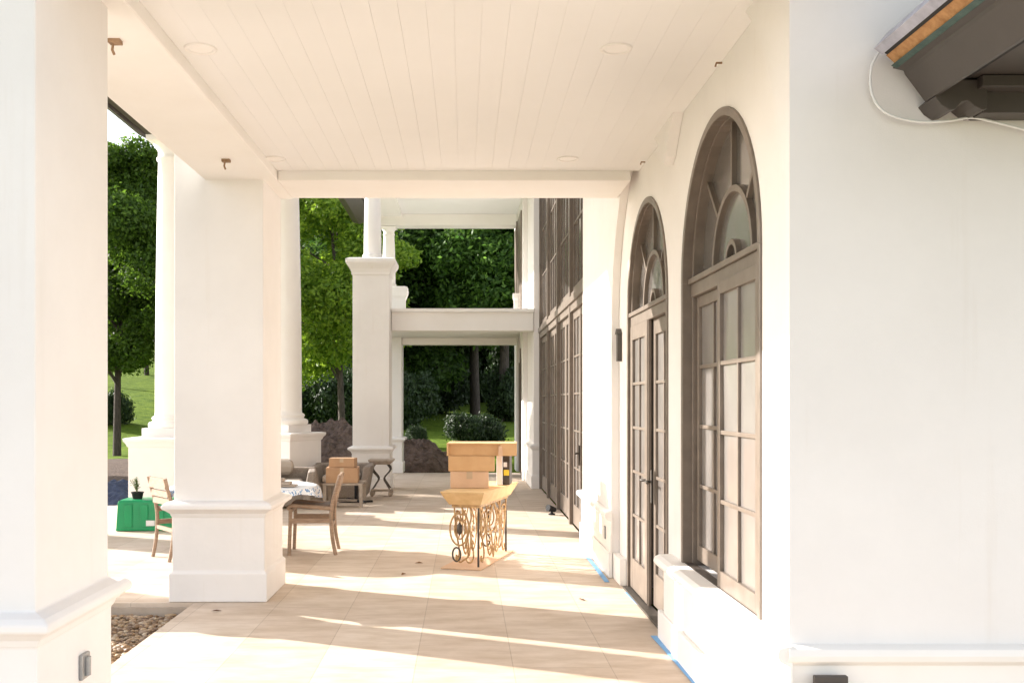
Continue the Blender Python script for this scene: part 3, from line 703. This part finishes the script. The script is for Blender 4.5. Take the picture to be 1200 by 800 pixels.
for sx in (-1,1):
    x=sx*.13; m=MB(); A=(0,1)
    for sy in (-1,1):
        m.tube(oval((x,sy*.40,.40),.10,.15,70,-300,(0,sy),44,.85),.0085,7)
        m.tube(oval((x,sy*.40,.40),.055,.085,80,-300,(0,sy),36,.7),.007,7)
        m.tube(smooth_path([(x,sy*.53,.585),(x,sy*.50,.45),(x,sy*.42,.25),(x,sy*.36,.12),(x,sy*.40,.04),(x,sy*.46,.05),(x,sy*.46,.10)],5),.009,7)
        m.tube(smooth_path([(x,sy*.28,.585),(x,sy*.24,.45),(x,sy*.27,.30),(x,sy*.22,.14),(x,sy*.14,.06),(x,sy*.08,.10),(x,sy*.12,.16),(x,sy*.16,.12)],5),.009,7)
        m.tube(smooth_path([(x,sy*.02,.585),(x,sy*.10,.48),(x,sy*.15,.38),(x,sy*.07,.24),(x,sy*.03,.10),(x,0,.02)],5),.0085,7)
        for k in range(6):
            z=.55-.07*k; m.tube([(x,sy*(.20-.012*k),z),(x,sy*(.16-.012*k),z+.035),(x,sy*(.13-.012*k),z+.02)],.011,6,r2=.003)
    m.build('scroll_side','gold',t)
m=MB(); m.box(-.22,.19,-.68,.66,.004,.016); o=m.build('cardboard_sheet','card2'); o.location=(.165,10.44,0); o.rotation_euler=(0,0,ang); tag(o,'flat sheet of cardboard on the floor under the console table','cardboard')

# boxes behind the console
def cbox(name,label,x0,x1,y,dpt,z0,z1,mat,rz=0,group=None,open_=False,cat='box',tapec=True):
    cx=(x0+x1)/2; hx=(x1-x0)/2
    t=thing(name,label,cat,(cx,y+dpt/2,z0),rz,group); m=MB(); m.box(-hx,hx,-dpt/2,dpt/2,0,z1-z0); m.build('carton',mat,t,bevel=.004)
    if tapec:
        q=MB(); q.box(-hx-.0015,hx+.0015,-.03,.03,z1-z0,z1-z0+.0015); q.box(-.03,.03,-dpt/2-.002,-dpt/2-.0005,(z1-z0)*.55,z1-z0); q.build('tape_strip','tape_tan',t)
    if open_:
        q=MB(); q.prism([(hx,z1-z0),(hx+.10,z1-z0+.05),(hx+.10,z1-z0+.056),(hx,z1-z0+.006)],'y',-dpt/2,dpt/2); q.build('flap',mat,t)
    return t
GB='cardboard boxes stacked on the console table'
Zb=10.15
def wx(px,Z=Zb): return (px-PX)*Z/F
def wz(py,Z=Zb): return H+(PY-py)*Z/F
TZ=.7725
cbox('cardboard_box','bottom pale cardboard box of the stack on the console table',wx(528),wx(573),Zb+.01,.30,TZ,wz(552)-.002,'card2',R(-1),GB)
cbox('cardboard_box','orange-tan cardboard box in the middle of the stack on the console table',wx(526),wx(580),Zb,.30,wz(552),wz(534),'card',R(-2),GB,True,tapec=False)
zt=wz(534)+.002
cbox('cardboard_box','white printed carton standing on the far end of the console table',.350,.412,Zb+.40,.25,TZ,zt-.003,'label',R(-8),GB,tapec=False)
tt=cbox('cardboard_box','dark grey printed carton with a yellow mark on the far end of the console table',.420,.492,Zb+.42,.26,TZ,zt-.003,'iron',R(-8),GB,tapec=False)
m=MB(); m.box(-.028,.03,-.1335,-.1315,.10,.16); m.build('printed_mark','yellow',tt)
m=MB(); m.box(-.03,.008,-.1335,-.1318,.19,.24); m.build('printed_mark','label',tt)
lb=thing('cardboard_box','long cardboard box lying across the top of the stack on the console table','box',((wx(525)+wx(607))/2,Zb+.24,zt),R(-3),GB)
hx=(wx(607)-wx(525))/2; m=MB(); hh=wz(519)-zt
m.box(-hx,hx,-.26,.22,hh-.012,hh); m.box(-hx,-hx+.02,-.26,.22,0,hh-.012); m.box(hx-.17,hx,-.26,.22,0,hh-.012); m.box(-hx+.02,hx-.17,-.225,.22,0,hh-.012); m.build('carton','card',lb,bevel=.002)
m=MB(); m.prism([(hx-.19,.0),(hx-.14,.0),(hx-.15,hh*.75),(hx-.185,hh*.8)],'y',-.275,-.27); m.build('flap','card2',lb)

# ------------------------------------------------------------------ lounge furniture
Zt=15.6; X0=(378-PX)*Zt/F; X1=(425-PX)*Zt/F
t=thing('coffee_table','low square grey metal framed table holding cardboard boxes','coffee table',((X0+X1)/2,Zt+.32,0))
hx=(X1-X0)/2; m=MB(); m.box(-hx,hx,-.32,.32,.345,.375); m.build('tabletop','stone',t,bevel=.004)
for sx in (-1,1):
    for sy in (-1,1):
        m=MB(); x=sx*(hx-.03); y=sy*.29; m.box(x-.025,x+.025,y-.025,y+.025,.0,.344); m.build('leg','stone',t)
for yy_ in (-.31,.275):
    m=MB(); m.box(-hx+.05,hx-.05,yy_,yy_+.035,.03,.07); m.build('stretcher','stone',t)
GC='cardboard boxes on the low table'
cbox('cardboard_box','brown cardboard box sitting on the low metal framed table',(381-PX)*Zt/F,(418-PX)*Zt/F,Zt+.05,.42,.377,.62,'card3',R(2),GC)
cbox('cardboard_box','smaller brown cardboard box on top of another at the low table',(385-PX)*Zt/F,(415-PX)*Zt/F,Zt+.09,.3,.623,.765,'card3',R(-3),GC)
def wicker(name,label,cat,x0,x1,y0,y1,hb,fl=.07,arm=.5,rz=0):
    cx,cy=(x0+x1)/2,(y0+y1)/2; hx,hy=(x1-x0)/2,(y1-y0)/2
    t=thing(name,label,cat,(cx,cy,0),rz)
    m=MB(); m.rect_rings(-hx+.12,hx-.12,-hy+.1,hy-.05,[(-.03,.03),(0,.30)]); m.build('base','wicker',t,bevel=.03)
    # back facing away and flared arms
    m=MB(); m.prism([(-hx+fl,.05),(hx-fl,.05),(hx,hb),(-hx,hb)],'y',hy-.14,hy); m.build('backrest','wicker',t,bevel=.035)
    for s in (-1,1):
        m=MB(); m.prism([(s*(hx-fl),.05),(s*hx,hb-.02),(s*(hx-.12),hb-.02),(s*(hx-fl-.12),.05)],'y',-hy,hy-.10); m.build('arm','wicker',t,bevel=.03)
    n=max(1,round((2*hx-.4)/.55)); w_=(2*hx-.4)/n
    for i in range(n):
        m=MB(); a=-hx+.2+i*w_; m.box(a+.01,a+w_-.01,-hy+.06,hy-.16,.31,.43); m.build('cushion','cushion',t,bevel=.04)
    return t
wicker('wicker_sofa','grey wicker sofa with flared arms behind the boxes','sofa',(366-16*0-PX)*17.0/F,(437-PX)*17.0/F,16.6,17.4,.60,.10)
wicker('wicker_loveseat','grey wicker loveseat half hidden behind the round table','sofa',-3.22,-2.36,15.3,16.2,.60,.10,rz=R(8))
m=MB(); m.rect_rings(-.2,.2,-.08,.08,[(-.05,-.12),(0,-.06),(.02,.02),(0,.10),(-.06,.14)],0); o=m.build('throw_pillow','cushion',bevel=.04); o.location=(-2.98,16.0,.60); tag(o,'tan throw pillow on the wicker loveseat','pillow')
# dark swivel base / folded stand on floor
t=thing('parasol_base','low black cross shaped parasol base on the floor by the low table','parasol base',(-1.78,16.28,0))
for k in range(2):
    m=MB(); m.box(-.30,.30,-.03,.03,.004+.03*k,.033+.03*k,rot=R(35+90*k)); m.build('foot','black',t,bevel=.004)
m=MB(); m.tube([(0,0,.06),(0,0,.30)],.03); m.build('stem','black',t)
# side table
t=thing('side_table','small stone topped side table with curved iron legs','side table',(-1.47,17.55,0))
m=MB(); m.rect_rings(-.20,.20,-.2,.2,[(-.05,.56),(-.03,.575),(.0,.60),(.02,.625),(.02,.648)]); m.build('tabletop','stone',t,bevel=.006)
for sx in (-1,1):
    for sy in (-1,1):
        m=MB(); m.tube(smooth_path([(sx*.10,sy*.1,.57),(sx*.16,sy*.12,.47),(sx*.05,sy*.08,.32),(sx*.10,sy*.1,.21),(sx*.15,sy*.13,.13)],4),.014,7); m.build('leg','iron',t)
m=MB(); m.rect_rings(-.18,.18,-.16,.16,[(0,.09),(0,.13)])
for sx in (-1,1):
    for sy in (-1,1): m.rect_rings(sx*.16-.03,sx*.16+.03,sy*.13-.03,sy*.13+.03,[(-.01,.0),(.005,.05),(0,.09)])
m.build('base','stone',t,bevel=.006)
# ground spotlight by the wall
x,y,_=at(655,600,zf(603)); t=thing('spotlight','small black floor spotlight at the foot of the tall glazing','spotlight',(1.27,y,0))
m=MB(); m.lathe(0,0,[(.05,.003),(.05,.02),(.02,.03),(.02,.05)],20); m.build('base','black',t)
m=MB(); m.tube([(.05,.04,.07),(-.06,-.04,.11)],[.035,.05],14); m.build('lamp_head','black',t)
# dead leaves on the floor
for i,(px,py,lab) in enumerate(((491,660,'brown leaf on the sunlit floor left of the console base'),(473,673,'brown leaf on the floor at the edge of the pillar shadow'),(682,703,'tiny dead leaf on the floor in front of the door'),(254,716,'dead leaf on the floor before the second pillar'))):
    Z=zf(py); x=(px-PX)*Z/F; m=MB(); s=.045
    m.add([(-s,0,.006),(0,s*.4,.02),(s,0,.006),(0,-s*.4,.012)],[(0,1,2,3)]); m.add([(-s,0,.0045),(0,s*.4,.018),(s,0,.0045),(0,-s*.4,.0105)],[(3,2,1,0)])
    o=m.build('dead_leaf','deadleaf'); o.location=(x,Z,0); o.rotation_euler=(0,0,i*1.1); tag(o,lab,'leaf','dead leaves on the floor')

# ------------------------------------------------------------------ mounds, tarp, mulch
from mathutils import noise as mnoise
def mound(name,label,cat,cx,cy,rx,ry,h,mat,seed,rough=.35,kind=None):
    m=MB(); n=56; vs=[];z0=gh(cx,cy)-.1
    for j in range(n+1):
        for i in range(n+1):
            u=i/n*2-1; v=j/n*2-1; d=math.sqrt(u*u+v*v); f=max(0,1-d**1.8)
            nn=mnoise.fractal(Vector((u*3+seed,v*3,seed*.7)),1,2.1,6)
            nn2=abs(mnoise.noise(Vector((u*9+seed,v*9,seed))))
            vs.append((cx+u*rx,cy+v*ry,z0+h*(f**.7)*(1+rough*nn+rough*.6*nn2)))
    m.add(vs,[(j*(n+1)+i,j*(n+1)+i+1,(j+1)*(n+1)+i+1,(j+1)*(n+1)+i) for j in range(n) for i in range(n)],False)
    o=m.build(name,mat); tag(o,label,cat); return o
mound('earth_pile','dark brown rock and earth pile between the pedestal and two storey pillar','earth pile',-3.75,26.3,2.0,1.8,1.2,'dirt',1.3,.3)
mound('earth_pile','low earth pile beyond the end of the floor','earth pile',-1.45,25.7,1.35,1.5,.80,'dirt',4.1,.28)
mound('blue_tarp','crumpled dark blue tarp on the ground left of the pedestal','tarp',-6.7,18.2,1.2,1.0,.45,'tarp',2.2,.35)
mb_=MB(); vs=[]
for j in range(13):
    for i in range(13):
        x=-12+i*.75; y=20.5+j*.62; vs.append((x,y,gh(x,y)+.015+.03*mnoise.noise(Vector((x*2,y*2,0)))))
mb_.add(vs,[(j*13+i,j*13+i+1,(j+1)*13+i+1,(j+1)*13+i) for j in range(12) for i in range(12)],True); tag(mb_.build('mulch','mulch'),kind='structure')

# ------------------------------------------------------------------ trees
def leaf_cloud(name, centers, radii, n, size, mat, parent=None, shell=.55):
    """n small leaf quads spread in clumps"""
    centers=np.array(centers); radii=np.array(radii); w_=radii**2; w_=w_/w_.sum()
    idx=rng.choice(len(centers),n,p=w_)
    d=rng.normal(size=(n,3)); d/=np.linalg.norm(d,axis=1)[:,None]
    rr=radii[idx]*(shell+(1-shell)*rng.random(n))**.8*(1+.12*rng.normal(size=n))
    P=centers[idx]+d*rr[:,None]*np.array([1,1,.8])
    nrm=d*.6+rng.normal(size=(n,3))*.6+np.array([0,0,.35]); nrm/=np.linalg.norm(nrm,axis=1)[:,None]
    a=np.cross(nrm,rng.normal(size=(n,3))); a/=np.linalg.norm(a,axis=1)[:,None]; b=np.cross(nrm,a)
    s=size*(.6+.8*rng.random(n))[:,None]
    V=np.stack([P-a*s,P+b*s*.45,P+a*s,P-b*s*.45],axis=1).reshape(-1,3)
    me=bpy.data.meshes.new(name); me.vertices.add(4*n); me.vertices.foreach_set('co',V.ravel())
    me.loops.add(4*n); me.loops.foreach_set('vertex_index',np.arange(4*n)); me.polygons.add(n)
    me.polygons.foreach_set('loop_start',np.arange(n)*4); me.polygons.foreach_set('loop_total',np.full(n,4)); me.update(calc_edges=True); me.validate()
    me.materials.append(M[mat]); o=bpy.data.objects.new(name,me); COL.objects.link(o)
    if parent:o.parent=parent
    return o
def make_tree(name,label,group,hgt,crown_lo,cr,trunk_r,nclump,nleaf,size,mat,lean=0,seed=1):
    random.seed(seed)
    t=thing(name,label,'tree',(0,0,0),0,group)
    tr=MB(); top=(lean*hgt*.6,0,hgt*.8)
    path=[(0,0,-.3),(lean*hgt*.1,0.05,hgt*.2),(lean*hgt*.3,-.05,hgt*.45),top]
    tr.tube(smooth_path(path,4),trunk_r,10,r2=trunk_r*.25)
    cen=[];rad=[]
    for i in range(nclump):
        f=random.random(); z=crown_lo+(hgt-crown_lo)*f; prof=math.sin(math.pi*min(1,.12+.85*f))**.6
        a=random.uniform(0,6.28); r=cr*prof*math.sqrt(random.random())
        cen.append((lean*z+r*math.cos(a),r*math.sin(a),z)); rad.append(cr*random.uniform(.16,.34))
    for i in range(0,nclump,3):
        c_=cen[i]; z0=max(crown_lo*.7,c_[2]-random.uniform(.2,.35)*hgt*.5); z0=min(z0,hgt*.75); bx=lean*z0*.7
        tr.tube(smooth_path([(bx,0,z0),((bx+c_[0])*.5+random.uniform(-.2,.2),c_[1]*.45,(z0+c_[2])*.5),c_],3),trunk_r*.32,6,r2=trunk_r*.07)
    tr.build('trunk','bark',t)
    leaf_cloud('crown',cen,rad,nleaf,size,mat,t)
    return t
G='trees around the lawn'
used={}
protos={
 'bright':make_tree('leafy_tree','',G,12,3.2,3.4,.15,80,70000,.10,'leaf_bright',.07,3),
 'mid':make_tree('leafy_tree','',G,16,5.4,4.6,.24,90,100000,.12,'leaf_mid',.02,5),
 'dark':make_tree('leafy_tree','',G,18,4.8,5.2,.30,90,100000,.13,'leaf_dark',-.02,9),
 'darklow':make_tree('leafy_tree','',G,14,1.2,4.6,.26,90,90000,.14,'leaf_dark',.03,13),
}
def place_tree(kind,px,Z,sc_,rz,label,py=None):
    x=(px-PX)*Z/F; pr_=protos[kind]
    o=pr_ if kind not in used else copy_tree(pr_); used[kind]=1
    o.location=(x,Z,gh(x,Z)-.05); o.rotation_euler=(0,0,rz); o.scale=(sc_,sc_,sc_); o['label']=label; return o
TL=[
 ('bright',402,31,.85,3.0,'bright green tree with a leaning trunk between round column and two storey pillar'),
 ('mid',137,29.5,.56,.4,'tall green tree with a dark trunk on the lawn beside the left pillar'),
 ('mid',172,50,.55,2.4,'green tree behind the left round column'),
 ('mid',100,46,.50,5.1,'green tree farther up the lawn, partly hidden by the near pillar'),
 ('dark',557,48,.9,.9,'dark tree with a bare grey trunk behind the round bush'),
 ('dark',590,44,.9,3.3,'dark green tree at the right end beside the house wall'),
 ('dark',470,50,.8,2.2,'dark green tree beyond the far pillar'),
 ('dark',520,60,.95,4.2,'dark tree deep in the wood behind the earth pile'),
 ('dark',640,58,1.0,1.8,'dark tree in the wood behind the house end'),
 ('darklow',430,46,1.0,.3,'dark bushy tree behind the two storey pillar'),
 ('darklow',585,66,1.0,2.9,'low branched dark tree in the wood right of the bare trunk'),
 ('darklow',500,70,1.0,5.5,'low branched dark tree at the back of the wood'),
 ('darklow',372,50,1.1,1.0,'dark bushy tree behind the bright leaning tree'),
 ('darklow',310,62,1.1,3.7,'dark bushy tree behind the second square pillar'),
 ('darklow',455,64,1.0,4.8,'low dark tree filling the gap beyond the balcony'),
 ('dark',180,78,.5,2.0,'distant tree at the top of the lawn slope'),
 ('dark',120,74,.48,5.9,'distant dark tree at the top of the lawn by the near pillar'),
 ('darklow',640,80,1.2,.5,'far dark tree behind the house end'),
 ('darklow',545,84,1.1,3.9,'farthest dark tree in the middle of the wood'),
 ('darklow',410,82,1.2,1.4,'farthest dark tree behind the two storey pillar'),
 ('mid',-253,26.9,.70,1.7,'unseen garden tree added on the left to shade the far floor'),  # out-of-frame tree, added to dapple the far floor with shade
]
for a in TL: place_tree(*a)
# shrubs
def shrub(name,label,x,y,r,h,n,size,mat,group,seed,proto=None):
    random.seed(seed)
    if proto is None:
        t=thing(name,label,'bush',(0,0,0),0,group)
        cen=[(random.uniform(-.6,.6),random.uniform(-.6,.6),random.uniform(.25,.75)) for _ in range(26)]
        leaf_cloud('foliage',cen,[random.uniform(.25,.42) for _ in cen],n,size,mat,t,.3)
        st=MB()
        for c_ in cen[::3]: st.tube([(0,0,-.1),(c_[0]*.5,c_[1]*.5,c_[2]*.5),c_],.02,5,r2=.006)
        st.build('stem','bark',t)
    else: t=copy_tree(proto); t['label']=label
    t.location=(x,y,gh(x,y)-.03); t.scale=(r,r,h); t.rotation_euler=(0,0,seed); return t
GS='bushes at the edge of the lawn'
X=lambda px,Z:(px-PX)*Z/F
sh=shrub('round_bush','large rounded dark bush on the lawn behind the stacked boxes',X(555,32),32,1.0,1.15,26000,.04,'leaf_bush',GS,1)
shrub('round_bush','small bush left of the large rounded bush',X(489,31),31,.42,.75,0,0,'',GS,2,sh)
for i,(px,Z,r,h,l) in enumerate(((470,40,1.6,2.4,'bush in the shade beside the far pillar'),(505,50,2.2,3.0,'bush at the wood edge behind the earth pile'),(600,44,1.6,2.6,'bush at the wood edge by the house end'),(625,52,2.5,4.2,'tall bush behind the house end'),(535,62,3.0,4.0,'broad bush deep in the wood'),(575,64,3.0,4.4,'broad bush deep in the wood right of the bare trunk'),(475,60,2.8,4.4,'broad bush in the wood beyond the far pillar'),(385,38,1.8,2.6,'bush below the bright leaning tree'),(405,40,2.0,3.2,'bush beside the two storey pillar'),(360,42,2.0,3.2,'bush beside the second round column'),(122,36,1.0,1.4,'small dark bush under the tree on the lawn'))):
    shrub('wood_bush',l,X(px,Z),Z,r,h,0,0,'',GS,10+i,sh)

# ------------------------------------------------------------------ light, camera
SUN_AZ_DIR=Vector((-.906,.423,0)).normalized(); EL=R(22.0)
d=Vector((SUN_AZ_DIR.x*math.cos(EL),SUN_AZ_DIR.y*math.cos(EL),math.sin(EL)))
sun=bpy.data.lights.new('sun','SUN'); sun.energy=4.2; sun.angle=R(.53); sun.color=(1,.945,.885)
so=bpy.data.objects.new('sun',sun); COL.objects.link(so); so.rotation_euler=d.to_track_quat('Z','Y').to_euler(); so.location=(-20,10,12)
w=bpy.data.worlds.new('World'); sc.world=w; w.use_nodes=True; nt=w.node_tree
sky=nt.nodes.new('ShaderNodeTexSky'); sky.sky_type='NISHITA'; sky.sun_disc=False; sky.sun_elevation=EL
sky.sun_rotation=math.atan2(d.x,d.y)
bg=nt.nodes['Background']; bg.inputs[1].default_value=.15; hs=nt.nodes.new('ShaderNodeHueSaturation'); hs.inputs['Saturation'].default_value=.45; nt.links.new(sky.outputs[0],hs.inputs['Color']); tn=nt.nodes.new('ShaderNodeMixRGB'); tn.blend_type='MULTIPLY'; tn.inputs[0].default_value=1; tn.inputs[2].default_value=(1.02,.985,.96,1); nt.links.new(hs.outputs[0],tn.inputs[1]); nt.links.new(tn.outputs[0],bg.inputs[0])
cam=bpy.data.cameras.new('camera'); co=bpy.data.objects.new('camera',cam); COL.objects.link(co)
co.location=(0,0,H); co.rotation_euler=(R(90),0,0); cam.sensor_width=36; cam.lens=F/1200*36
cam.shift_x=(600-PX)/1200; cam.shift_y=(PY-400)/1200; cam.clip_end=1000; sc.camera=co
sc.view_settings.view_transform='Standard'; sc.view_settings.look='None'; sc.view_settings.exposure=1.63; sc.view_settings.gamma=1
sc.cycles.max_bounces=10; sc.cycles.diffuse_bounces=6
